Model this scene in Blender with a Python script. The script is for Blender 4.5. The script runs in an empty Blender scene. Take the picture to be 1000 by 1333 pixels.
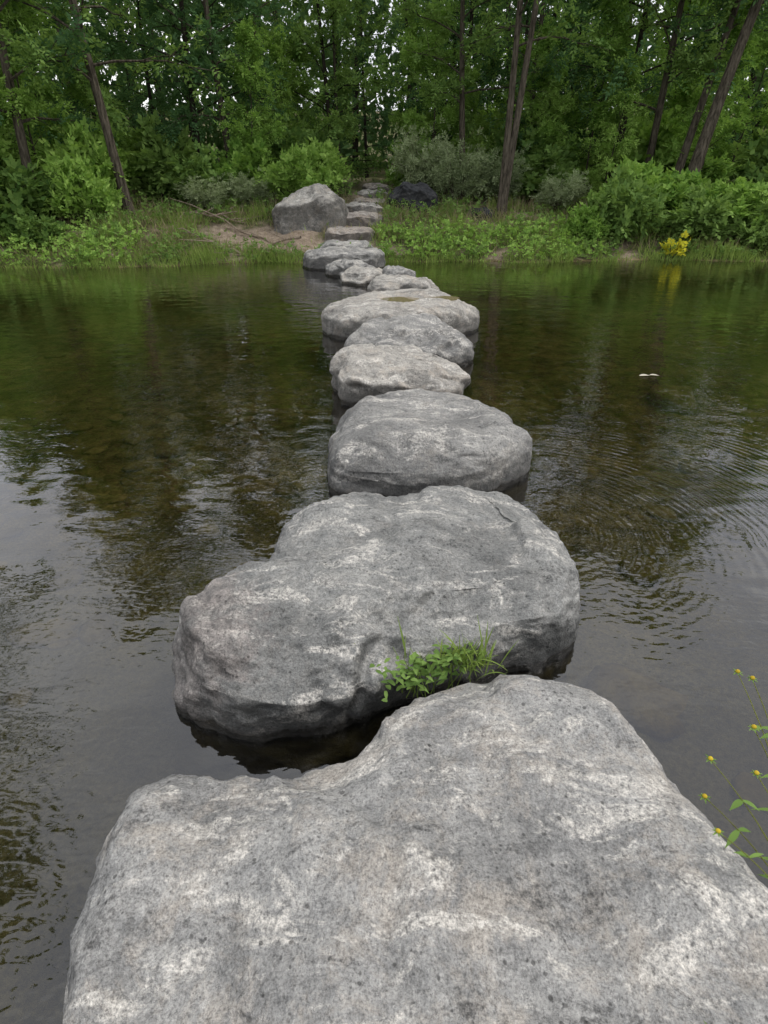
import bpy, math, random
import numpy as np
from mathutils import noise, Vector

scene = bpy.context.scene
COL = scene.collection
scene.view_settings.view_transform = 'Standard'
scene.view_settings.look = 'None'
scene.view_settings.exposure = 0

# ------------------------------------------------------------------ camera
cam = bpy.data.cameras.new("camera")
cam.sensor_fit = 'VERTICAL'; cam.sensor_height = 36; cam.lens = 20.25
cam.clip_start = 0.05; cam.clip_end = 1500
camo = bpy.data.objects.new("camera", cam)
camo.location = (0, 0, 1.9); camo.rotation_euler = (math.radians(59.6), 0, 0)
COL.objects.link(camo); scene.camera = camo

# ------------------------------------------------------------------ light
EL = math.radians(56); AZ = math.radians(88)      # azimuth from +Y toward +X
w = bpy.data.worlds.new("World"); scene.world = w; w.use_nodes = True
nt = w.node_tree; nt.nodes.clear()
sky = nt.nodes.new('ShaderNodeTexSky'); sky.sky_type = 'NISHITA'; sky.sun_disc = False
sky.sun_elevation = EL; sky.sun_rotation = AZ; sky.dust_density = 4; sky.air_density = 1.2
tc = nt.nodes.new('ShaderNodeTexCoord')
nz = nt.nodes.new('ShaderNodeTexNoise'); nz.inputs['Scale'].default_value = 3.0; nz.inputs['Detail'].default_value = 2
rp = nt.nodes.new('ShaderNodeValToRGB')
rp.color_ramp.elements[0].position = .35; rp.color_ramp.elements[0].color = (.64, .655, .71, 1)
rp.color_ramp.elements[1].position = .65; rp.color_ramp.elements[1].color = (1, 1, 1, 1)
sc = nt.nodes.new('ShaderNodeVectorMath'); sc.operation = 'SCALE'; sc.inputs['Scale'].default_value = 13.4
mx = nt.nodes.new('ShaderNodeMixRGB'); mx.inputs[0].default_value = .85
bg = nt.nodes.new('ShaderNodeBackground'); bg.inputs['Strength'].default_value = .12
wo = nt.nodes.new('ShaderNodeOutputWorld')
L = nt.links.new
L(tc.outputs['Generated'], nz.inputs['Vector']); L(nz.outputs['Fac'], rp.inputs[0])
L(rp.outputs[0], sc.inputs[0]); L(sky.outputs[0], mx.inputs[1]); L(sc.outputs[0], mx.inputs[2])
L(mx.outputs[0], bg.inputs[0]); L(bg.outputs[0], wo.inputs[0])

sl = bpy.data.lights.new("sun", 'SUN'); sl.energy = 1.5; sl.angle = math.radians(14); sl.color = (1, .95, .88)
so = bpy.data.objects.new("sun", sl); COL.objects.link(so)
sd = Vector((math.sin(AZ)*math.cos(EL), math.cos(AZ)*math.cos(EL), math.sin(EL)))
so.rotation_euler = sd.to_track_quat('Z', 'Y').to_euler(); so.location = (5, 5, 30)

# ------------------------------------------------------------------ node helpers
class M:
    def __init__(s, name):
        s.mat = bpy.data.materials.new(name); s.mat.use_nodes = True
        s.nt = s.mat.node_tree; s.nt.nodes.clear()
        s.out = s.n('ShaderNodeOutputMaterial')
    def n(s, t, **kw):
        nd = s.nt.nodes.new(t)
        for k, v in kw.items():
            setattr(nd, k, v)
        return nd
    def l(s, a, b): s.nt.links.new(a, b)
    def val(s, x, sock):
        if isinstance(x, bpy.types.NodeSocket): s.l(x, sock)
        else: sock.default_value = x
    def noise(s, vec, scale, detail=4, rough=.55, dist=0):
        nd = s.n('ShaderNodeTexNoise'); s.l(vec, nd.inputs['Vector'])
        nd.inputs['Scale'].default_value = scale; nd.inputs['Detail'].default_value = detail
        nd.inputs['Roughness'].default_value = rough; nd.inputs['Distortion'].default_value = dist
        return nd.outputs['Fac']
    def vor(s, vec, scale, out='Distance', feature='F1'):
        nd = s.n('ShaderNodeTexVoronoi', feature=feature); s.l(vec, nd.inputs['Vector'])
        nd.inputs['Scale'].default_value = scale
        return nd.outputs[out]
    def ramp(s, fac, *stops):
        nd = s.n('ShaderNodeValToRGB'); cr = nd.color_ramp
        while len(cr.elements) < len(stops): cr.elements.new(.5)
        for e, (p, c) in zip(cr.elements, stops):
            e.position = p
            if not isinstance(c, tuple): c = (c, c, c)
            e.color = (*c, 1)
        s.l(fac, nd.inputs[0]); return nd.outputs[0]
    def mix(s, fac, a, b, mode='MIX'):
        nd = s.n('ShaderNodeMixRGB', blend_type=mode)
        for x, k in ((fac, 0), (a, 1), (b, 2)):
            if isinstance(x, tuple): x = (*x, 1) if len(x) == 3 else x
            s.val(x, nd.inputs[k])
        return nd.outputs[0]
    def math(s, op, a, b=0.0, clamp=False):
        nd = s.n('ShaderNodeMath', operation=op, use_clamp=clamp)
        s.val(a, nd.inputs[0]); s.val(b, nd.inputs[1]); return nd.outputs[0]
    def hsum(s, *pairs):
        acc = None
        for h, k in pairs:
            t = s.math('MULTIPLY', h, k); acc = t if acc is None else s.math('ADD', acc, t)
        return acc
    def bump(s, h, dist=1.0, strength=1.0):
        nd = s.n('ShaderNodeBump'); s.l(h, nd.inputs['Height'])
        nd.inputs['Distance'].default_value = dist; nd.inputs['Strength'].default_value = strength
        return nd.outputs[0]
    def mapping(s, vec, scale=(1,1,1), rot=(0,0,0), loc=(0,0,0)):
        nd = s.n('ShaderNodeMapping'); s.l(vec, nd.inputs['Vector'])
        nd.inputs['Scale'].default_value = scale; nd.inputs['Rotation'].default_value = rot
        nd.inputs['Location'].default_value = loc
        return nd.outputs[0]

def granite(name, dark, light, tan, tan_amt, white_amt=.5, rot=.6, off0=0.0, spot=None):
    m = M(name)
    tc = m.n('ShaderNodeTexCoord').outputs['Object']
    oi = m.n('ShaderNodeObjectInfo').outputs['Random']
    off = m.n('ShaderNodeVectorMath', operation='ADD')
    k = m.math('ADD', m.math('MULTIPLY', oi, 40.0), off0)
    m.l(tc, off.inputs[0]); m.l(k, off.inputs[1]); v = off.outputs[0]
    geo = m.n('ShaderNodeNewGeometry')
    sepn = m.n('ShaderNodeSeparateXYZ'); m.l(geo.outputs['Normal'], sepn.inputs[0])
    sepp = m.n('ShaderNodeSeparateXYZ'); m.l(geo.outputs['Position'], sepp.inputs[0])
    n1 = m.noise(v, 1.9, 5, .6, .5)
    n2 = m.noise(v, 12, 6, .74)
    n3 = m.noise(v, 60, 4, .8)
    n4 = m.noise(v, 150, 2, .7)
    sv = m.mapping(v, (1.0, 2.4, 2), (0, 0, rot))
    n5 = m.noise(sv, 2.8, 8, .72, .8)
    n6 = m.noise(v, 4.6, 8, .76, .3)
    c = m.mix(m.ramp(n2, (.34, 0.0), (.66, 1.0)), dark, light)
    c = m.mix(m.math('MULTIPLY', m.ramp(n1, (.40, 1.0), (.56, 0.0)), .65), c, tuple(x*.68 for x in dark))
    c = m.mix(m.math('MULTIPLY', m.ramp(n6, (.54-.10*tan_amt, 0.0), (.64-.06*tan_amt, 1.0)), .65*max(0, min(1, .3+tan_amt))), c, tan)
    wh = m.math('MULTIPLY', m.ramp(n5, (.53, 0.0), (.60, 1.0)), m.ramp(n3, (.40, .2), (.56, 1.0)))
    c = m.mix(m.math('MULTIPLY', wh, white_amt), c, (.66,.63,.58))
    dk = m.math('MULTIPLY', m.ramp(n5, (.37, 1.0), (.44, 0.0)), m.ramp(n3, (.42, 1.0), (.6, 0.3)))
    c = m.mix(m.math('MULTIPLY', dk, .75), c, tuple(.38*x for x in dark))
    if spot:
        vm = m.n('ShaderNodeVectorMath', operation='DISTANCE'); m.l(tc, vm.inputs[0]); vm.inputs[1].default_value = spot[0]
        d_ = m.math('ADD', vm.outputs['Value'], m.math('MULTIPLY', m.math('SUBTRACT', n6, .5), 1.1))
        c = m.mix(m.math('MULTIPLY', m.ramp(m.math('DIVIDE', d_, spot[1]), (.6, 1.0), (1.0, 0.0)), .4), c, m.mix(m.ramp(n2, (.4, 0.0), (.6, 1.0)), tuple(x*.5 for x in spot[2]), spot[2]))
    # mineral grains
    c = m.mix(1.0, c, m.ramp(n3, (.34, .55), (.46, .95), (.55, 1.03), (.68, 1.32)), 'MULTIPLY')
    c = m.mix(1.0, c, m.ramp(n4, (.34, .68), (.48, 1.0), (.66, 1.2)), 'MULTIPLY')
    pit = m.vor(v, 30); pm = m.ramp(m.math('ADD', pit, m.math('MULTIPLY', m.math('SUBTRACT', n6, .5), 1.0)), (.05, .25), (.13, 1.0))
    c = m.mix(.8, c, pm, 'MULTIPLY')
    # darker on steep flanks than on upward faces, edge broken by noise
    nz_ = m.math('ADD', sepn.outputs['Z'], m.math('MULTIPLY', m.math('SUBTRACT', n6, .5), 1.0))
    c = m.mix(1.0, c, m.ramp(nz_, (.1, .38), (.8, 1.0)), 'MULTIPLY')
    # wet band above the water line, silted below it
    zz = m.math('ADD', sepp.outputs['Z'], m.math('MULTIPLY', m.math('SUBTRACT', n6, .5), -.12))
    wet = m.ramp(zz, (.035, 0.0), (.06, 1.0))
    c = m.mix(wet, m.mix(1.0, c, (.18, .165, .14), 'MULTIPLY'), c)
    sub = m.ramp(m.math('ADD', sepp.outputs['Z'], .5), (.45, 1.0), (.49, 0.0))
    c = m.mix(sub, c, m.mix(n2, (.13,.11,.08), (.24,.21,.16)))
    h = m.hsum((n6, .048), (n2, .026), (n3, .005), (n4, .001))
    p = m.n('ShaderNodeBsdfPrincipled'); m.l(c, p.inputs['Base Color']); m.l(m.bump(h), p.inputs['Normal'])
    m.l(m.ramp(wet, (0, .22), (1, .88)), p.inputs['Roughness'])
    p.inputs['Specular IOR Level'].default_value = .35
    m.l(p.outputs[0], m.out.inputs[0]); return m.mat

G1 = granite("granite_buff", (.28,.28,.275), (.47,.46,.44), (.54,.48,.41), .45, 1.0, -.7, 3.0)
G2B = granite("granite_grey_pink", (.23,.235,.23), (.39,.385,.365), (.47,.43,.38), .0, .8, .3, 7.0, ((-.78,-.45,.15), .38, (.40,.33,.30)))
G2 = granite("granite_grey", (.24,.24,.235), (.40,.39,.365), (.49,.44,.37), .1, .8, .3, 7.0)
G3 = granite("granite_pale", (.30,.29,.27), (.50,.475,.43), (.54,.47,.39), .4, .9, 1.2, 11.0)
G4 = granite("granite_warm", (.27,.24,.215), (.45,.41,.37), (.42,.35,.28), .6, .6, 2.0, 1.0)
G5 = granite("basalt_dark", (.035,.037,.042), (.07,.072,.078), (.09,.09,.08), -.3, .1, .2)

def leafmat(name, cd, cl, ct, tr=.3):
    m = M(name)
    geo = m.n('ShaderNodeNewGeometry'); oi = m.n('ShaderNodeObjectInfo')
    r = geo.outputs['Random Per Island']
    f = m.math('ADD', m.math('MULTIPLY', r, .54), m.math('MULTIPLY', oi.outputs['Random'], .52))
    c = m.ramp(f, (.05, cd), (.95, cl))
    d = m.n('ShaderNodeBsdfDiffuse'); m.l(c, d.inputs[0])
    tb = m.n('ShaderNodeBsdfTranslucent'); tb.inputs[0].default_value = (*ct, 1)
    a = m.n('ShaderNodeMixShader'); a.inputs[0].default_value = tr
    m.l(d.outputs[0], a.inputs[1]); m.l(tb.outputs[0], a.inputs[2])
    m.l(a.outputs[0], m.out.inputs[0]); return m.mat

LEAF = leafmat("leaf_green", (.05,.110,.03), (.24,.36,.10), (.24,.38,.07))
LEAFD = leafmat("leaf_dark", (.028,.068,.032), (.12,.22,.085), (.12,.24,.06))
LEAFB = leafmat("leaf_bright", (.10,.21,.04), (.36,.52,.13), (.32,.52,.08))
LEAFW = leafmat("leaf_sage", (.15,.20,.10), (.36,.42,.23), (.25,.34,.12), .2)
LEAFY = leafmat("leaf_yellow", (.40,.42,.04), (.7,.62,.05), (.6,.6,.05))
LEAFF = leafmat("leaf_far", (.05,.10,.045), (.16,.27,.10), (.15,.26,.06))
GRASS = leafmat("grass_blade", (.09,.16,.035), (.30,.39,.10), (.25,.36,.07))
DRY = leafmat("dry_grass_blade", (.16,.14,.07), (.38,.33,.20), (.3,.26,.1), .2)

def barkmat(name, a, b):
    m = M(name); tc = m.n('ShaderNodeTexCoord').outputs['Object']
    v = m.mapping(tc, (6, 6, 1.2)); n = m.noise(v, 3, 4, .7)
    c = m.ramp(n, (.35, a), (.65, b))
    p = m.n('ShaderNodeBsdfDiffuse'); m.l(c, p.inputs[0])
    m.l(m.bump(n, .03), p.inputs['Normal']); m.l(p.outputs[0], m.out.inputs[0]); return m.mat
BARK = barkmat("bark_brown", (.03,.026,.02), (.135,.115,.09))
BARKD = barkmat("bark_dark", (.015,.013,.011), (.06,.052,.042))
TWIG = barkmat("twig_dry", (.16,.12,.09), (.34,.28,.22))

# ------------------------------------------------------------------ mesh helpers
def mkobj(name, V, F, mats, mi=None, smooth=False, parent=None, loc=(0,0,0)):
    me = bpy.data.meshes.new(name)
    me.from_pydata(V.tolist() if hasattr(V, 'tolist') else V, [], F if isinstance(F, list) else F.tolist())
    for m_ in mats: me.materials.append(m_)
    if mi is not None: me.polygons.foreach_set('material_index', np.asarray(mi, dtype=np.int32))
    if smooth: me.polygons.foreach_set('use_smooth', np.ones(len(me.polygons), dtype=bool))
    me.update()
    o = bpy.data.objects.new(name, me); o.location = loc; COL.objects.link(o)
    if parent: o.parent = parent
    return o

class Acc:
    def __init__(s): s.V=[]; s.F=[]; s.M=[]; s.n=0
    def add(s, V, F, m):
        V = np.asarray(V, float).reshape(-1,3); F = np.asarray(F, int)
        s.V.append(V); s.F.append(F + s.n); s.M.append(np.full(len(F), m)); s.n += len(V)
    def obj(s, name, mats, smooth=False, **k):
        return mkobj(name, np.vstack(s.V), np.vstack(s.F), mats, np.concatenate(s.M), smooth, **k)

def nrm(a): return a/np.maximum(np.linalg.norm(a, axis=-1, keepdims=True), 1e-9)

def tube(P, R, ns=7):
    P = np.asarray(P, float); R = np.asarray(R, float); n = len(P)
    T = nrm(np.gradient(P, axis=0))
    ref = np.array([0.0, 0, 1.0]) if abs(T[0][2]) < .8 else np.array([1.0, 0, 0])
    A = nrm(np.cross(T, ref)); B = np.cross(T, A)
    ang = np.linspace(0, 2*np.pi, ns, endpoint=False)
    V = P[:,None] + R[:,None,None]*(A[:,None]*np.cos(ang)[None,:,None] + B[:,None]*np.sin(ang)[None,:,None])
    F = []
    for i in range(n-1):
        for j in range(ns):
            k = (j+1) % ns
            F.append((i*ns+j, i*ns+k, (i+1)*ns+k, (i+1)*ns+j))
    return V.reshape(-1,3), F

def leaflets(base, d, up, ln, wd):
    ac = nrm(np.cross(d, up)); N = len(base)
    ln = np.broadcast_to(np.asarray(ln, float).reshape(-1,1), (N,1)); wd = np.broadcast_to(np.asarray(wd, float).reshape(-1,1), (N,1))
    V = np.stack([base, base + d*ln*.42 + ac*wd, base + d*ln, base + d*ln*.42 - ac*wd], 1).reshape(-1,3)
    F = np.arange(4*N).reshape(-1,4)
    return V, F

def fronds(acc, P, D, pairs, Lf, ll, lw, rng, mi=1, terminal=True):
    N = len(P); D = nrm(D)
    Lf = Lf*rng.uniform(.7, 1.25, (N,1)); Z = np.array([0,0,1.0])
    side = nrm(np.cross(D, Z + rng.normal(0, .35, (N,3)))); up = np.cross(side, D)
    for k in range(pairs):
        s = (k+1)/(pairs+.6)
        b = P + D*Lf*s - Z*Lf*.3*s*s
        for sg in (-1, 1):
            d = nrm(side*sg*.9 + D*.45 + rng.normal(0, .16, (N,3)) - Z*.15)
            V, F = leaflets(b, d, up + rng.normal(0, .3, (N,3)), ll*(1-.35*abs(s-.5))*rng.uniform(.75,1.15,N), lw*rng.uniform(.8,1.2,N))
            acc.add(V, F, mi)
    if terminal:
        V, F = leaflets(P + D*Lf - Z*Lf*.3, nrm(D - Z*.3), up, ll, lw); acc.add(V, F, mi)

def tree(name, seed, H, R, f0, nb, nf, r0, mats, lean=(0,0), ll=.15, lw=.034, fork=False):
    rng = np.random.default_rng(seed); acc = Acc(); n = 14
    t = np.linspace(0, 1, n)
    bend = rng.uniform(-.35, .35, 2); ph = rng.uniform(0, 6, 2)
    def tp(s, k=0):
        return np.array([lean[0]*s*H + bend[0]*math.sin(3*s+ph[0])-bend[0]*math.sin(ph[0]) + k*s*1.1,
                         lean[1]*s*H + bend[1]*math.sin(3.4*s+ph[1])-bend[1]*math.sin(ph[1]), s*H - .3*(1-s)])
    trunks = [0, .9] if fork else [0]
    for k in trunks:
        V, F = tube([tp(s, k) for s in t], r0*(1-t*.88)*(1+.5*np.exp(-t*22)), 9); acc.add(V, F, 0)
    PP = []; DD = []
    for i in range(nb):
        f = f0 + (1-f0)*((i+rng.uniform(0,1))/nb)**.95
        f = min(f, .98); k = trunks[i % len(trunks)]
        az = i*2.4 + rng.uniform(-.4,.4)
        u = (f-f0)/(1-f0)
        ln = R*(.55+.75*math.sin(math.pi*min(1, .12+u*.85)))*rng.uniform(.6,1.15)*(1-.45*u)
        el = math.radians(rng.uniform(10, 40) + 25*u)
        d = np.array([math.cos(az)*math.cos(el), math.sin(az)*math.cos(el), math.sin(el)])
        s = np.linspace(0, 1, 6)[:,None]
        pts = tp(f, k) + d*ln*s + np.array([0,0,-.22*ln])*s**2 + np.cumsum(rng.normal(0, .04*ln, (6,3)), axis=0)*s
        rb = max(.012, r0*.33*(1-f*.6))
        V, F = tube(pts, np.linspace(rb, .006, 6), 4); acc.add(V, F, 0)
        dens = rng.uniform(.35, 1.6)
        nn = int(nf/nb*.35*dens)
        q = rng.uniform(.35, 1, nn); idx = np.clip((q*5).astype(int), 0, 4); fr = (q*5-idx)[:,None]
        PP.append(pts[idx]*(1-fr) + pts[idx+1]*fr + rng.normal(0, .10, (nn,3)))
        DD.append(nrm(d*.5 + rng.normal(0, .7, (nn,3))))
        for j in range(4):
            q0 = .3 + .17*j + rng.uniform(0,.1); i0 = min(4, int(q0*5))
            d2 = nrm(d + rng.normal(0, .65, 3)*np.array([1,1,.6])); l2 = ln*rng.uniform(.25, .5)
            p2 = pts[i0] + d2*l2*np.linspace(0,1,4)[:,None] - np.array([0,0,.15*l2])*np.linspace(0,1,4)[:,None]**2
            V, F = tube(p2[[0,1,3]], np.linspace(rb*.5, .004, 3), 3); acc.add(V, F, 0)
            nn = int(nf/nb*.16*dens*rng.uniform(.5,1.5))
            q = rng.uniform(.2, 1.05, (nn,1))
            PP.append(p2[0] + (p2[-1]-p2[0])*q + rng.normal(0, .11+.03*l2, (nn,3)))
            DD.append(nrm(d2*.6 + rng.normal(0, .65, (nn,3))))
    P = np.vstack(PP); D = np.vstack(DD)
    fronds(acc, P, D, 3, .34, ll, lw, rng)
    return acc.obj(name, mats)

def bush(name, seed, R, H, ns, nf, mats, ll=.1, lw=.03, pairs=3, Lf=.22):
    rng = np.random.default_rng(seed); acc = Acc(); PP=[]; DD=[]
    for i in range(ns):
        az = rng.uniform(0, 6.28); tilt = rng.uniform(.05, 1.0)**.8
        d = np.array([math.cos(az)*tilt*R, math.sin(az)*tilt*R, H*rng.uniform(.45, 1.15)*(1-.35*tilt**2)])
        s = np.linspace(0,1,5)[:,None]
        b0 = np.array([math.cos(az)*.1*R, math.sin(az)*.1*R, -.05])
        pts = b0 + d*s + np.array([0,0,.18*H])*np.sin(s*math.pi) + np.cumsum(rng.normal(0,.03,(5,3)),axis=0)*s
        V, F = tube(pts, np.linspace(.014,.004,5), 4); acc.add(V,F,0)
        nn = int(nf/ns*rng.uniform(.6,1.4)); q = rng.uniform(.15, 1.03, nn)**.8; q=np.clip(q,0,.999); idx=(q*4).astype(int); fr=(q*4-idx)[:,None]
        PP.append(pts[idx]*(1-fr)+pts[idx+1]*fr + rng.normal(0,.09*max(R,.6),(nn,3)))
        DD.append(nrm(nrm(d)*.5 + rng.normal(0,.6,(nn,3)) + np.array([0,0,.15])))
    P = np.vstack(PP); P[:,2] = np.maximum(P[:,2], .02)
    fronds(acc, P, np.vstack(DD), pairs, Lf, ll, lw, rng)
    return acc.obj(name, mats)

def dup(o, loc, rz, s, sz=None):
    c = bpy.data.objects.new(o.name.split('.')[0], o.data); COL.objects.link(c)
    c.location = loc; c.rotation_euler = (0, 0, rz); c.scale = (s, s, sz or s); return c

# ------------------------------------------------------------------ terrain
def fn(x, y, s, seed=0.0): return noise.noise(Vector((x*s+seed, y*s-seed*.7, seed)))
def y_far(x):
    return 15.55 + .035*max(-12, min(12, x)) + .5*fn(x, 0, .35, 3.1) + .22*fn(x, 0, 1.3, 8.2) - (.6 if x < -3 else 0)*min(1, (-3-x)/3 if x < -3 else 0)
def y_near(x):
    return -1.6 + .35*fn(x, 0, .5, 21.0)
PR = np.array([(0,0),(.25,.08),(.8,.22),(2,.62),(3.5,.95),(6,1.3),(10,1.5),(20,2.0),(45,4),(100,11),(300,25)])
def height(x, y):
    yf = y_far(x); yn = y_near(x)
    if y > yf:
        d = y-yf; z = float(np.interp(d, PR[:,0], PR[:,1])); return z + min(1,d)*(.09*fn(x,y,1.1,5)+.04*fn(x,y,4,2)) + min(1,d/8)*.25*fn(x,y,.25,9)
    if y < yn:
        d = yn-y; z = float(np.interp(d, PR[:,0], PR[:,1])); return z + min(1,d)*.08*fn(x,y,1.1,5)
    d = min(yf-y, y-yn)
    return -.02 - .44*min(1, d/2.6) + min(1,d)*(.12*fn(x,y,.55,4) + .05*fn(x,y,2.2,6) + .015*fn(x,y,7,1))
def sand_at(x, y):
    r = math.hypot((x+2.9)/2.0, (y-16.9)/1.0); r2 = math.hypot((x+.9)/.9, (y-18.4)/3.4); r3 = math.hypot((x-6.3)/1.2, (y-20)/.8)
    return max(0, 1.15-r, 1.15-r2, 1.2-r3) + .6*fn(x, y, 1.2, 7) + .35*fn(x,y,4,3)

def axis(lo, hi, dens, far):
    a = list(np.arange(lo, hi+1e-6, dens)); st = dens; x = hi
    while x < far: st *= 1.35; x += st; a.append(x)
    st = dens; x = lo
    while x > -far: st *= 1.35; x -= st; a.insert(0, x)
    return a
xs = axis(-12, 12, .12, 400); ys = axis(-2.2, 23, .12, 400)
V = []; sand = []
for y in ys:
    for x in xs:
        V.append((x, y, height(x, y)))
        sand.append(max(0, min(1, sand_at(x,y)*2.2)) if y > y_far(x)-.1 else 0)
nx = len(xs); F = [(j*nx+i, j*nx+i+1, (j+1)*nx+i+1, (j+1)*nx+i) for j in range(len(ys)-1) for i in range(nx-1)]

m = M("ground_soil_and_riverbed")
geo = m.n('ShaderNodeNewGeometry'); pos = geo.outputs['Position']
sp = m.n('ShaderNodeSeparateXYZ'); m.l(pos, sp.inputs[0])
at = m.n('ShaderNodeAttribute', attribute_name='sand')
n1 = m.noise(pos, .8, 3); n2 = m.noise(pos, 6, 6, .72); n3 = m.noise(pos, 40, 3, .7)
land = m.mix(m.ramp(n2, (.4, 0.0), (.6, 1.0)), (.06,.08,.03), (.14,.11,.07))
land = m.mix(m.ramp(n1, (.4, 0.0), (.6, 1.0)), land, (.08,.10,.04))
sandc = m.mix(m.ramp(n2, (.35, 0.0), (.65, 1.0)), (.20,.155,.115), (.38,.31,.24))
land = m.mix(at.outputs['Fac'], land, sandc)
land = m.mix(1.0, land, m.ramp(n3, (.3,.6), (.7,1.3)), 'MULTIPLY')
bed = m.mix(m.ramp(n2, (.38, 0.0), (.62, 1.0)), (.10,.08,.04), (.30,.24,.13))
silt = m.ramp(m.math('ADD', m.math('MULTIPLY', sp.outputs['Y'], .12), m.math('MULTIPLY', n1, .35)), (.42, 1.0), (.66, 0.0))
bed = m.mix(m.math('MULTIPLY', silt, .6), bed, (.26,.245,.23))
bed = m.mix(1.0, bed, m.ramp(n1, (.3, .5), (.7, 1.25)), 'MULTIPLY')
bed = m.mix(1.0, bed, m.ramp(n3, (.35, .65), (.65, 1.3)), 'MULTIPLY')
fz = m.ramp(m.math('ADD', sp.outputs['Z'], m.math('MULTIPLY', m.math('SUBTRACT', n2, .5), .06)), (0.0, 0.0), (.05, 1.0))
c = m.mix(fz, bed, land)
p = m.n('ShaderNodeBsdfDiffuse'); m.l(c, p.inputs[0])
m.l(m.bump(m.hsum((n2, .05), (n3, .012))), p.inputs['Normal']); m.l(p.outputs[0], m.out.inputs[0])
ground = mkobj("ground", V, F, [m.mat], smooth=True)
a_ = ground.data.attributes.new('sand', 'FLOAT', 'POINT'); a_.data.foreach_set('value', sand)

# ------------------------------------------------------------------ water
m = M("river_water")
pos = m.n('ShaderNodeNewGeometry').outputs['Position']
spx = m.n('ShaderNodeSeparateXYZ'); m.l(pos, spx.inputs[0])
mask = m.ramp(m.noise(pos, .45, 1), (.40, .2), (.60, 1.0))
pv = m.mapping(pos, (1.0, 1.7, 1), (0,0,.3))
h1 = m.noise(pv, 2.8, 1, .5); h2 = m.noise(pv, 17, 1, .5, .3)
wv = m.n('ShaderNodeTexWave', wave_type='RINGS', rings_direction='SPHERICAL'); m.l(m.mapping(pos, loc=(-1.0,-3.0,0)), wv.inputs['Vector'])
wv.inputs['Scale'].default_value = 5.2; wv.inputs['Distortion'].default_value = 5.0; wv.inputs['Detail'].default_value = 1.0; wv.inputs['Detail Scale'].default_value=.5
mr = m.ramp(m.math('MULTIPLY', spx.outputs['X'], .1), (.10, 0.0), (.17, 1.0), (.42, .8), (.7, 0.0))
my = m.ramp(m.math('MULTIPLY', spx.outputs['Y'], .1), (.18, 0.0), (.25, 1.0), (.40, .7), (.5, 0.0))
wm = m.math('MULTIPLY', m.math('MULTIPLY', mr, my), m.ramp(m.noise(pos, 1.3, 1), (.36, .1), (.56, 1.0)))
h = m.hsum((h1, .0075), (m.math('MULTIPLY', h2, mask), .0027), (m.math('MULTIPLY', wv.outputs['Fac'], wm), .0019))
b = m.bump(h)
fr = m.n('ShaderNodeFresnel'); fr.inputs['IOR'].default_value = 1.66; m.l(b, fr.inputs['Normal'])
tr = m.n('ShaderNodeBsdfTransparent'); tr.inputs[0].default_value = (.565,.555,.40,1)
gl = m.n('ShaderNodeBsdfGlossy'); gl.inputs['Roughness'].default_value = .02; m.l(b, gl.inputs['Normal']); gl.inputs[0].default_value = (.96,.97,1,1)
ms = m.n('ShaderNodeMixShader'); m.l(m.math('MULTIPLY', fr.outputs[0], 1.35, True), ms.inputs[0]); m.l(tr.outputs[0], ms.inputs[1]); m.l(gl.outputs[0], ms.inputs[2])
m.l(ms.outputs[0], m.out.inputs[0])
water = mkobj("water", [(-380,-30,0),(380,-30,0),(380,30,0),(-380,30,0)], [(0,1,2,3)], [m.mat])

# ------------------------------------------------------------------ stones
def spline(pts, k=12):
    pts = np.array(pts, float); n = len(pts); out = []
    for i in range(n):
        p0,p1,p2,p3 = pts[i-1],pts[i],pts[(i+1)%n],pts[(i+2)%n]
        for t in np.linspace(0,1,k,endpoint=False):
            out.append(.5*((2*p1)+(-p0+p2)*t+(2*p0-5*p1+4*p2-p3)*t*t+(-p0+3*p1-3*p2+p3)*t**3))
    return np.array(out)

def plates(v, sc, sv):
    q = v*sc + sv
    ds, ps = noise.voronoi(q)
    r = noise.cell_vector(ps[0]*9.7 + Vector((.5,.5,.5)))
    wgt = min(1.0, (ds[1]-ds[0])/.16); wgt = wgt*wgt*(3-2*wgt)
    return (q-ps[0]).dot(r - Vector((.5,.5,.5)))*wgt, wgt

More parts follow.
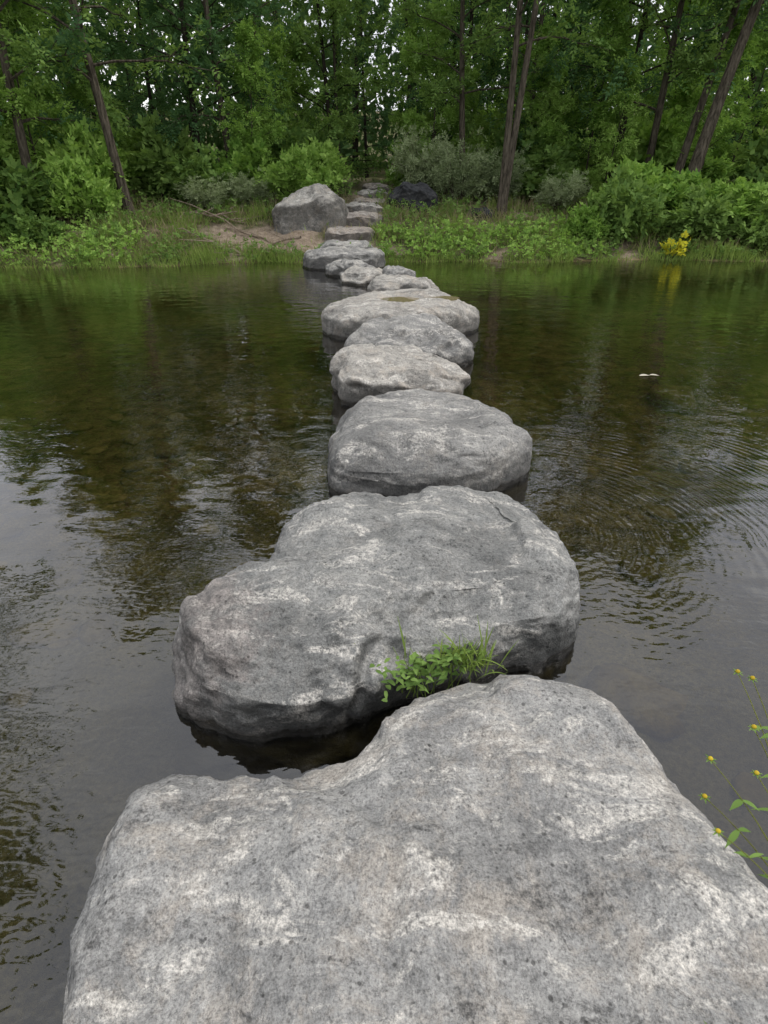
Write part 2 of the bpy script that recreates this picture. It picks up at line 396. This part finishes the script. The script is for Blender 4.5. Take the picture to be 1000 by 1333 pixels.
def stone(name, outline, top, mat, seed, p=.5, zw=.0, bottom=-.6, centre=None, nphi=120, nr=60, slope=(0,0), amp=.03, mid=.012, dents=(), facets=12, fcut=.05, plate=.05, psc=2.2):
    o = spline(outline); c = np.array(centre) if centre else (o.min(0)+o.max(0))/2
    d = o-c; ang = np.arctan2(d[:,1], d[:,0]); r = np.hypot(d[:,0], d[:,1]); k = np.argsort(ang)
    phi = np.linspace(-math.pi, math.pi, nphi, endpoint=False); R = np.interp(phi, ang[k], r[k], period=2*math.pi)
    V = [(0,0,top)]; na = int(nr*.75)
    A = np.concatenate([np.linspace(0,1,na)[1:]*math.pi/2, np.linspace(math.pi/2, math.pi*.8, nr-na+1)[1:]])
    for a in A:
        q = math.sin(a)**p if a < math.pi/2 else 1+.05*math.sin((a-math.pi/2)*2.0)
        ca = math.cos(a)
        for i, ph in enumerate(phi):
            rr = R[i]*q
            x = math.cos(ph)*rr; y = math.sin(ph)*rr
            tz = top + slope[0]*x + slope[1]*y
            z = zw + (tz-zw)*(ca**p) if ca > 0 else zw + (zw-bottom)*ca*1.2
            V.append((x,y,z))
    n = len(A)
    F = [(0, 1+i, 1+(i+1)%nphi) for i in range(nphi)]
    for j in range(n-1):
        for i in range(nphi):
            k2 = (i+1)%nphi; F.append((1+j*nphi+i, 1+(j+1)*nphi+i, 1+(j+1)*nphi+k2, 1+j*nphi+k2))
    co = np.array(V, float); rg_ = np.random.default_rng(seed*13+1)
    lowf = np.clip((co[:,2]-zw-.01)/.10, 0, 1)
    for _ in range(facets):      # worn facets
        az = rg_.uniform(0, 2*math.pi); nzz = rg_.uniform(.5, 1.8)
        n_ = nrm(np.array([math.cos(az), math.sin(az), nzz]))
        dd = co@n_; cut = dd.max() - rg_.uniform(.2, 1.0)*fcut
        e = np.maximum(dd-cut, 0)*lowf; co -= n_[None,:]*(e*.95)[:,None]
    ob = mkobj(name, co, F, [mat], smooth=True, loc=(c[0], c[1], 0))
    me = ob.data; nv = len(co)
    nn = np.empty(nv*3); me.vertices.foreach_get('normal', nn); nn = nn.reshape(-1,3)
    sv = Vector((seed*7.3, seed*3.1, seed*1.7))
    for i in range(nv):
        v = Vector(co[i])
        wv_ = v + Vector((.10*noise.noise(v*3+sv), .10*noise.noise(v*3-sv), .05*noise.noise(v*4+sv)))
        a = noise.noise(v*2.0+sv)*amp + (abs(noise.noise(v*1.8+sv*2))-.2)*-amp*1.0
        w_ = noise.fractal(v*5+sv, .9, 2.1, 4)*mid*.9
        p1, g1 = plates(wv_, psc, sv); p2, g2 = plates(wv_, psc*2.7, sv*2)
        f = noise.fractal(v*22+sv, .8, 2.1, 3)*mid*.28
        co[i] += nn[i]*(a+w_+f + p1*plate*2 + p2*plate*.75 - (1-g1)*mid*.35)
        for (dx,dy,rx,ry,dz) in dents:
            e = ((co[i][0]-dx)/rx)**2+((co[i][1]-dy)/ry)**2
            if co[i][2] > .1: co[i][2] -= dz*math.exp(-e*e)
    me.vertices.foreach_set('co', co.ravel()); me.update()
    return ob

def ell(cx, cy, rx, ry, seed, n=11, irr=.12):
    r = random.Random(seed); out = []
    for i in range(n):
        a = 2*math.pi*i/n; k = 1+r.uniform(-irr, irr)
        ca, sa = math.cos(a), math.sin(a)
        out.append((cx+rx*k*math.copysign(abs(ca)**.8, ca), cy+ry*k*math.copysign(abs(sa)**.8, sa)))
    return out

S = "stepping_stone"
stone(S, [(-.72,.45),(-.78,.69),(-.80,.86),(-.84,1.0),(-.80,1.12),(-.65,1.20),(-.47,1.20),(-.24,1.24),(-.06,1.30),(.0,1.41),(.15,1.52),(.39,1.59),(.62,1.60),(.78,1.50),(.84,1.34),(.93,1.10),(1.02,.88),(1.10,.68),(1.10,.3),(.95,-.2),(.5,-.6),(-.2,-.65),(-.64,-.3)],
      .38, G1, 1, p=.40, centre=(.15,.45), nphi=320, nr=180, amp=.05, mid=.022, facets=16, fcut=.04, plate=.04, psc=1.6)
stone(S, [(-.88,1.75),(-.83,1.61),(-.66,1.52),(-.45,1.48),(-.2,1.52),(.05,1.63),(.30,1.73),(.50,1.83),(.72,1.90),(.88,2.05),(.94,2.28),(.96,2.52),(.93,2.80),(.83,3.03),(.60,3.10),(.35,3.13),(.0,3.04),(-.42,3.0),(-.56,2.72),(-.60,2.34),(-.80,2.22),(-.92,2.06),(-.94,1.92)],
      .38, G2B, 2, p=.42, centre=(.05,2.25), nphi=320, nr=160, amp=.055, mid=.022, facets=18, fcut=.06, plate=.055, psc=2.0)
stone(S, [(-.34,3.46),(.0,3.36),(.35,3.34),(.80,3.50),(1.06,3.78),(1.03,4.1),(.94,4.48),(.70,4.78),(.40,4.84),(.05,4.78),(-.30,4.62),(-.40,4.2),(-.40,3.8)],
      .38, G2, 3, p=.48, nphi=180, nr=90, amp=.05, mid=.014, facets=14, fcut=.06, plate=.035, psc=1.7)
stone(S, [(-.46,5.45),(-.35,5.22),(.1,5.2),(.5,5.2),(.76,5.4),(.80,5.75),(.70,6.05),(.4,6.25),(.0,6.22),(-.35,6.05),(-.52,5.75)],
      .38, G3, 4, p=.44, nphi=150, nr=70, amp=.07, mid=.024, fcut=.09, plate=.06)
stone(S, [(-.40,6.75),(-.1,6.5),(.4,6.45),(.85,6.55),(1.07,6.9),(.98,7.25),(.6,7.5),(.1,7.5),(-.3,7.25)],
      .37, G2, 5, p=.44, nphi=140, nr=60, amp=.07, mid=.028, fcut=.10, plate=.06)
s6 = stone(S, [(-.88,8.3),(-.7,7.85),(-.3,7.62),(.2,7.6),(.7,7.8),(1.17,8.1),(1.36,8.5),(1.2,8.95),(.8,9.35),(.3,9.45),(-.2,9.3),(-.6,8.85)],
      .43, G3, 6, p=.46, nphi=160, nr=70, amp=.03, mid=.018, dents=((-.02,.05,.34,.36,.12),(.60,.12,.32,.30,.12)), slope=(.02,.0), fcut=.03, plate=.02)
kw = dict(p=.48, amp=.08, mid=.03, nphi=90, nr=40, plate=.06)
stone(S, ell(.33,11.2,.72,.50,7), .26, G3, 7, **kw)
stone(S, ell(.22,12.5,.45,.33,8), .23, G2, 8, **kw)
stone(S, ell(-.34,12.5,.48,.50,9), .25, G3, 9, **kw)
stone(S, ell(-.72,13.5,.52,.42,10), .28, G2, 10, **kw)
stone(S, ell(-.93,14.6,.98,.50,11), .42, G2, 11, p=.40, amp=.06, mid=.02, nphi=110, nr=50)
def bstone(x, y, rx, ry, h, mat, seed):
    g = height(x, y); stone(S, ell(x,y,rx,ry,seed), g+h, mat, seed, p=.40, zw=g, bottom=g-.4, amp=.05, mid=.015, nphi=90, nr=40)
bstone(-.95,15.9,.76,.36,.32,G2,12); bstone(-.92,16.9,.70,.38,.26,G4,13); bstone(-.62,18.0,.62,.36,.22,G4,14)
bstone(-.60,19.0,.58,.34,.20,G3,15); bstone(-.42,20.1,.58,.36,.20,G4,16); bstone(-.36,21.2,.50,.36,.20,G3,17)
bstone(-.25,22.3,.45,.36,.22,G4,27)
stone("boulder", [(-3.02,17.6),(-2.6,17.25),(-1.8,17.2),(-1.2,17.45),(-1.02,18.0),(-1.3,18.5),(-2.0,18.7),(-2.7,18.5),(-3.05,18.1)],
      1.58, G3, 17, p=.52, zw=.62, bottom=.2, amp=.08, mid=.02, slope=(.18,0), nphi=120, nr=60, facets=14, fcut=.16)
stone("boulder", ell(.85,19.6,.80,.5,18), 1.70, G5, 18, p=.62, zw=.9, bottom=.4, amp=.10, mid=.03, fcut=.10)
stone("boulder", ell(2.8,19.0,.5,.35,19), 1.02, G5, 19, p=.7, zw=.75, bottom=.4, amp=.08, mid=.03)

# rain pools lying in the hollows of the wide stone
m = M("pool_water"); p = m.n('ShaderNodeBsdfPrincipled'); p.inputs[0].default_value = (.20,.165,.09,1); p.inputs['Roughness'].default_value = .05
m.l(p.outputs[0], m.out.inputs[0])
for nm,(cx,cy,rx,ry,z) in {'pool_a':(-.02,.05,.27,.28,.358),'pool_b':(.60,.12,.25,.22,.365)}.items():
    a = np.linspace(0,2*np.pi,40,endpoint=False); kk = 1+.12*np.sin(a*3+cx*9)+.06*np.sin(a*5)
    V = np.stack([cx+rx*kk*np.cos(a), cy+ry*kk*np.sin(a), np.full(40,z)],1)
    mkobj(nm, V, [list(range(40))], [m.mat], parent=s6)

# submerged stones, one mass
def mossy():
    m = M("riverbed_stone"); tc = m.n('ShaderNodeTexCoord').outputs['Object']
    g = m.n('ShaderNodeNewGeometry').outputs['Random Per Island']
    n = m.noise(tc, 8, 4, .7); c = m.ramp(n, (.35,(.12,.09,.045)), (.65,(.28,.225,.13)))
    c = m.mix(1.0, c, m.ramp(g, (0,.75), (1,1.25)), 'MULTIPLY')
    p = m.n('ShaderNodeBsdfDiffuse'); m.l(c, p.inputs[0])
    m.l(m.bump(n,.02), p.inputs['Normal']); m.l(p.outputs[0], m.out.inputs[0]); return m.mat
rng = np.random.default_rng(5); acc = Acc(); nu, nvv = 12, 7
def rock(cx, cy, r, sq):
    z0 = height(cx, cy); V = []
    off = Vector(rng.uniform(-50,50,3)); az = rng.uniform(0,3.14); st = rng.uniform(1,1.7)
    for j in range(nvv):
        th = math.pi*j/(nvv-1)
        for i in range(nu):
            ph = 2*math.pi*i/nu
            v = Vector((math.sin(th)*math.cos(ph), math.sin(th)*math.sin(ph), math.cos(th)))
            k = 1+.6*noise.noise(v*1.1+off)
            x, y, z = v.x*k*r*st, v.y*k*r, v.z*k*r*sq
            V.append((cx+x*math.cos(az)-y*math.sin(az), cy+x*math.sin(az)+y*math.cos(az), min(-.03, z0+z)))
    F = [(j*nu+i, (j+1)*nu+i, (j+1)*nu+(i+1)%nu, j*nu+(i+1)%nu) for j in range(nvv-1) for i in range(nu)]
    acc.add(V, F, 0)
for i in range(230):
    if i < 130: x, y = rng.normal(-3.2, 1.7), rng.normal(4.2, 1.2)
    elif i < 165: x, y = rng.normal(3.2, 1.3), rng.normal(3.6, 1.5)
    else: x, y = rng.uniform(-9, 9), rng.uniform(2, 15)
    rock(x, y, rng.uniform(.03, .12), rng.uniform(.25,.5))
rock(3.45, 6.6, .26, .9); rock(1.3, 2.05, .16, .7); rock(1.75, 3.2, .14, .6)
acc.obj("riverbed_stones", [mossy()], smooth=True)

# ------------------------------------------------------------------ forest
specs = [ # seed,H,R,f0,nb,nf,r0,mats
 (1, 14, 3.0, .18, 30, 2600, .13, (BARK, LEAF)),
 (2, 12, 2.6, .14, 30, 2400, .10, (BARKD, LEAFD)),
 (3, 11, 2.6, .10, 28, 2400, .09, (BARKD, LEAF)),
 (4, 13, 2.8, .18, 28, 2400, .14, (BARK, LEAFD)),
 (5,  7, 1.9, .08, 24, 1900, .05, (BARK, LEAFB)),
]
names = ["locust_tree", "elm_tree", "ash_tree", "cottonwood_tree", "sapling_tree"]
def gz(x, y): return height(x, y) - .05
lib = {}
def put(k, x, y, s=1.0, rz=0.0, sz=None):
    if k not in lib:
        sp_ = specs[k]; o = tree(names[k], *sp_[:7], list(sp_[7])); lib[k] = o
        o.location = (x, y, gz(x,y)); o.rotation_euler = (0,0,rz); o.scale = (s,s,sz or s); return o
    return dup(lib[k], (x, y, gz(x,y)), rz, s, sz)
put(0, -7.0, 17.9, 1.0, 2.0); put(3, -9.3, 17.3, .95, 1.0); put(1, -6.0, 22, 1.05, 4)
put(2, -1.9, 25, 1.0, 0); put(1, 2.9, 25.5, 1.0, 1.7); put(1, 7.7, 22.5, 1.1, 2.2)
o = tree("leaning_elm_tree", 31, 13, 2.6, .36, 24, 2100, .19, [BARK, LEAF], lean=(.20,.0)); o.location=(8.9,19.6,gz(8.9,19.6))
o = tree("leaning_elm_tree", 32, 12, 2.4, .34, 22, 1900, .13, [BARK, LEAFD], lean=(.10,.02)); o.location=(8.9,20.6,gz(8.9,20.6))
o = tree("double_trunk_tree", 33, 12, 2.4, .32, 24, 2100, .11, [BARK, LEAF], lean=(.01,0), fork=True); o.location=(3.4,18.9,gz(3.4,18.9))
rr = random.Random(11)
for row,(y0, xr, step) in enumerate(((22.8, 16, 3.6), (26.5, 19, 3.6), (31, 21, 5.0))):
    x = -xr
    while x < xr:
        xx = x+rr.uniform(-.9,.9); yy = y0+rr.uniform(-1.4,1.4)
        k = rr.choice([0,1,2,3,2,1,4])
        if abs(xx+.4) > 1.2 or yy > 25:
            gap = (-5.5 < xx*22/yy < -.5) or (4.0 < xx*22/yy < 6.5)
            put(k, xx, yy, rr.uniform(.7,1.0)*(.85 if gap else 1.08), rr.uniform(0,6.28))
        x += step
for i in range(20):   # understorey
    x = rr.uniform(-15, 15); y = rr.uniform(20.8, 27)
    if abs(x+.3) < 1.4 and y < 25: continue
    put(4, x, y, rr.uniform(.4,.75), rr.uniform(0,6.28))
for (x,y,s,rz) in ((-9.5,18.6,.8,1),(-11,17.5,.8,3),(-4.2,21,.6,2),(7,21,.5,1),(12.6,18.6,.9,2),(-10.2,19.5,1.1,5),(1.5,23,.7,3),(5.2,22,.6,5)): put(4,x,y,s,rz)
# tree on the left side of the river (outside the frame, mirrored in the water)
put(3, -8.5, 6.5, 1.0, 3.0)

# shrubs
B1 = bush("leafy_shrub", 51, 1.0, 1.3, 26, 800, [BARKD, LEAFB], .13, .04)
B1.location = (-2.6, 19.6, gz(-2.6,19.6)); B1.scale=(1.0,.9,1.15)
B2 = bush("willow_shrub", 52, 1.1, 1.7, 34, 1200, [BARK, LEAFW], .12, .014, 4, .26)
B2.location = (2.3, 20.2, gz(2.3,20.2))
B3 = bush("riverside_shrub", 53, 1.0, 1.2, 30, 900, [BARKD, LEAF], .15, .05)
B3.location = (6.2, 17.1, gz(6.2,17.1)); B3.scale=(.9,.9,1.15)
for (b_,x,y,s,sz,rz) in [(B2,1.3,21.4,1.0,1.1,1),(B2,3.6,20.4,.8,.8,2),(B1,1.0,22.3,1,1.2,2),
    (B1,-2.0,21.2,.9,1.1,2.4),(B1,5.3,16.9,.6,.7,2),(B3,8.3,17.0,1.0,.9,1),(B1,9.6,17.4,1.1,1.0,4),(B1,7.1,18.2,1.0,1.2,3),
    (B3,10.9,18.2,1.2,1.2,5),(B1,8.4,18.4,1.0,1.0,2.2),(B1,11.3,16.6,1.1,1.2,2.2),(B3,9.8,16.5,.7,.8,2.2),
    (B3,-9.6,16.2,1.2,1.3,1),(B1,-8.2,18.6,1.2,1.7,2),(B1,-7.9,17.0,.9,1.2,3),(B1,-10.4,17.8,1.3,1.7,4),(B3,-5.4,19.8,1.0,1.0,5),(B1,-4.3,20.6,1.0,1.3,1),(B3,-8.6,15.7,.6,.6,1),
    (B3,-6.8,20.6,1.3,1.4,2),(B3,5.0,20.9,1.2,1.0,3),(B3,4.6,22.5,1.4,1.4,6),(B3,-3.2,22.6,1.4,1.4,6),(B2,-5.0,18.6,.7,.5,2),(B2,5.2,19.2,.7,.6,4),(B2,-3.9,19.2,.6,.5,1)]:
    dup(b_, (x,y,gz(x,y)), rz, s, sz)
for i in range(24):
    x = rr.uniform(-17,17); y = rr.uniform(21.5,28)
    if abs(x+.3) < 1.5 and y < 26: continue
    dup(rr.choice([B1,B3,B3]), (x,y,gz(x,y)), rr.uniform(0,6), rr.uniform(.9,1.7))
o = bush("yellow_leaved_shrub", 54, .28, .5, 8, 45, [BARKD, LEAFY], .11, .04); o.location=(7.35,16.1,gz(7.35,16.1))

# distant mass of trees behind
rng = np.random.default_rng(77); acc = Acc()
NC = 2500; cx = rng.uniform(-42,42,NC); cy = rng.uniform(35,43,NC); cz = rng.uniform(0,13.5,NC)*(.86+.14*np.sin(cx*.5)*np.sin(cx*.23+1))+2.0
C = np.stack([cx,cy,cz],1); P = np.repeat(C, 22, 0) + rng.normal(0,.9,(NC*22,3))
d = nrm(rng.normal(0,1,P.shape)-np.array([0,0,.3])); V_,F_ = leaflets(P, d, nrm(rng.normal(0,1,P.shape)), rng.uniform(.35,.65,len(P)), rng.uniform(.12,.20,len(P)))
acc.add(V_,F_,1)
for i in range(50):
    x = rng.uniform(-40,40); y = rng.uniform(34,42); Vt,Ft = tube([(x,y,1),(x+.2,y,6),(x+rng.uniform(-1,1),y,14)], [.2,.15,.05], 6); acc.add(Vt,Ft,0)
acc.obj("distant_trees", [BARKD, LEAFF])

# ------------------------------------------------------------------ bank vegetation
rng = np.random.default_rng(9)
def scatter(n, dmin, dmax, pw, xr=13, keep=None):
    P = []
    while len(P) < n:
        x = rng.uniform(-xr, xr); d = dmin + (dmax-dmin)*rng.random()**pw; y = y_far(x)+d
        if rng.random() < min(.97, sand_at(x,y)*3): continue
        if keep and not keep(x,y): continue
        P.append((x, y, height(x,y)-.01))
    return np.array(P)
P = scatter(30000, -.15, 4.5, 1.5, keep=lambda x,y: fn(x,y,.9,3) > -.25 + rng.uniform(-.3,.3))
d = nrm(rng.normal(0,.38,P.shape)+np.array([0,0,1])); acc = Acc()
hs_ = np.array([.6+1.6*max(0,fn(p_[0],p_[1],.8,40)+.2) for p_ in P])
V_,F_ = leaflets(P, d, nrm(rng.normal(0,1,P.shape)), rng.uniform(.1,.34,len(P))*hs_, rng.uniform(.005,.011,len(P))); acc.add(V_,F_,0)
P = scatter(17000, .3, 5, 1.0); d = nrm(rng.normal(0,.5,P.shape)+np.array([0,0,1]))
V_,F_ = leaflets(P, d, nrm(rng.normal(0,1,P.shape)), rng.uniform(.1,.5,len(P)), rng.uniform(.003,.009,len(P))); acc.add(V_,F_,1)
acc.obj("grass", [GRASS, DRY])
acc = Acc()
P = scatter(7000, -.05, 6, 1.2, keep=lambda x,y: fn(x,y,.7,13) > -.1)
P[:,2] += rng.uniform(.02,.36,len(P)); fronds(acc, P, nrm(rng.normal(0,.7,P.shape)+np.array([0,0,.5])), 2, .13, .08, .022, rng, 0)
P = scatter(2600, -.1, 1.6, 1.0, keep=lambda x,y: x>-.2 and x<5.5 or x<-6)
P[:,2] += rng.uniform(.06,.42,len(P)); fronds(acc, P, nrm(rng.normal(0,.7,P.shape)+np.array([0,0,.6])), 2, .12, .075, .024, rng, 1)
acc.obj("ground_cover_plants", [LEAF, LEAFB])

def branch(name, x, y, az, ln, seed):
    rng = np.random.default_rng(seed); acc = Acc()
    def pt(q, lift):
        xx = x+math.cos(az)*ln*q; yy = y+math.sin(az)*ln*q
        return np.array([xx, yy, height(xx,yy)+.05+lift])
    main = np.array([pt(q, .12*math.sin(q*5+seed)+.1) for q in np.linspace(0,1,9)])+rng.normal(0,.03,(9,3))
    V,F = tube(main, np.linspace(.035,.01,9), 6); acc.add(V,F,0)
    for j in range(7):
        s = main[j+1]; dd = np.array([math.cos(az+rng.uniform(-1,1)), math.sin(az+rng.uniform(-1,1)), rng.uniform(-.05,.35)])
        l2 = ln*rng.uniform(.2,.45); V,F = tube([s, s+dd*l2*.5+rng.normal(0,.03,3), s+dd*l2], [.016,.011,.006], 5); acc.add(V,F,0)
    return acc.obj(name, [TWIG])
branch("fallen_branch", -2.2, 16.4, 2.75, 3.0, 3); branch("fallen_branch", -3.0, 15.7, 2.9, 2.2, 4); branch("fallen_branch", -5.6, 17.3, .2, 1.9, 6)

# ------------------------------------------------------------------ near plants
def bleaf(acc, base, d, ln, wd, bend, mi, rng, seg=7):
    base = np.array(base, float); d = nrm(np.array(d, float)); up = np.array([0,0,1.0])
    side = nrm(np.cross(d, up)+1e-6); q = np.linspace(0,1,seg+1)
    Vs=[]
    for s in q:
        pp = base + d*ln*s + np.array([0,0,-bend*ln*s*s])
        ww = wd*(math.sin(math.pi*min(1,s*.9+.08))**.8)*(1-s**4) + .0006
        Vs += [pp - side*ww + up*ww*.35, pp, pp + side*ww + up*ww*.35]
    F=[]
    for i in range(seg):
        a=i*3; F += [(a,a+1,a+4,a+3),(a+1,a+2,a+5,a+4)]
    acc.add(Vs,F,mi)
rng = np.random.default_rng(3); acc = Acc()
for i in range(110):  # grass blades
    b0 = (.31+rng.normal(0,.07), 1.67+rng.normal(0,.025), .20)
    bleaf(acc, b0, (rng.normal(.05,.4), rng.normal(-.05,.28), 1), rng.uniform(.08,.27), rng.uniform(.002,.004), rng.uniform(.1,.6), 0, rng)
for i in range(130):  # broad leaves
    b0 = np.array([.17+rng.normal(0,.085), 1.60+rng.normal(0,.03), .26+rng.uniform(-.07,.05)]); b0[1] += (b0[0]-.15)*.35
    az = rng.uniform(0,6.28); bleaf(acc, b0, (math.cos(az), math.sin(az), rng.uniform(.1,.8)), rng.uniform(.025,.055), rng.uniform(.005,.011), .4, 1, rng)
for i in range(20):
    b0 = np.array([.18+rng.normal(0,.09), 1.62+rng.normal(0,.03), .10]); Vt,Ft = tube([b0, b0+np.array([rng.normal(0,.03),rng.normal(0,.03),.14]), b0+np.array([rng.normal(0,.05),rng.normal(0,.04),.22])], [.002,.0015,.001], 5); acc.add(Vt,Ft,2)
for i in range(18):
    b0 = np.array([.05+rng.normal(0,.04), 1.50+rng.normal(0,.03), .36]); az = rng.uniform(0,6.28)
    bleaf(acc, b0, (math.cos(az), math.sin(az), rng.uniform(.0,.5)), rng.uniform(.02,.035), rng.uniform(.004,.008), .3, 1, rng)
acc.obj("weed_plant", [GRASS, LEAF, GRASS], smooth=True)

STEM = leafmat("stem_green", (.10,.10,.03), (.2,.22,.05), (.1,.2,.05), .1)
PET = leafmat("bud_yellow", (.40,.28,.03), (.60,.46,.05), (.5,.45,.05), .1)
def marigold(name, root, tips, seed):
    rng = np.random.default_rng(seed); acc = Acc(); root = np.array(root, float)
    for tip in tips:
        tip = np.array(tip, float); mid_ = root*.5+tip*.5 + np.array([.05,0,.04])
        q = np.linspace(0,1,10)[:,None]; pts = (1-q)**2*root + 2*q*(1-q)*mid_ + q*q*tip
        V,F = tube(pts, np.linspace(.0028,.001,10), 6); acc.add(V,F,0)
        nu_=10; Vb=[]; r=.0062
        for j in range(6):
            th=math.pi*j/5
            for i in range(nu_):
                a=2*math.pi*i/nu_; Vb.append(tip+np.array([math.sin(th)*math.cos(a)*r, math.sin(th)*math.sin(a)*r, math.cos(th)*r*.85+.004]))
        acc.add(Vb, [(j*nu_+i,(j+1)*nu_+i,(j+1)*nu_+(i+1)%nu_,j*nu_+(i+1)%nu_) for j in range(5) for i in range(nu_)], 1)
        for i in range(7):
            a=i*.9; bleaf(acc, tip, (math.cos(a),math.sin(a),.1), rng.uniform(.010,.018), .002, .2, 2, rng, 4)
        for k in (4,7):
            for sg in (-1,1):
                bleaf(acc, pts[k], (sg*rng.uniform(.5,1), rng.uniform(-.7,.5), rng.uniform(-.2,.4)), rng.uniform(.03,.055), rng.uniform(.004,.008), .35, 2, rng)
    return acc.obj(name, [STEM, PET, LEAF], smooth=True)
marigold("marigold_plant", (1.14,.72,.12), [(.84,.957,.60),(.805,.886,.55),(.824,.827,.50),(1.015,1.137,.70),(.96,1.007,.66),(1.02,1.2,.66),(.95,.93,.58)], 4)
acc = Acc(); rng = np.random.default_rng(8)
for i in range(9):
    bleaf(acc, (.70+rng.normal(0,.05), .40+rng.normal(0,.02), .36), (rng.normal(-.1,.3), .35, .7), rng.uniform(.08,.16), .003, .3, 0, rng)
acc.obj("grass_tuft", [GRASS], smooth=True)
m = M("dead_leaf"); p = m.n('ShaderNodeBsdfDiffuse'); p.inputs[0].default_value=(.5,.47,.38,1); m.l(p.outputs[0], m.out.inputs[0])
acc = Acc()
bleaf(acc, (2.78,6.15,.008), (1,.1,0), .12, .03, 0, 0, rng); bleaf(acc, (2.9,6.18,.008), (1,-.3,0), .1, .025, 0, 0, rng)
acc.obj("floating_leaf", [m.mat])
print("OBJECTS", len(scene.objects), "POLYS", sum(len(me.polygons) for me in bpy.data.meshes))
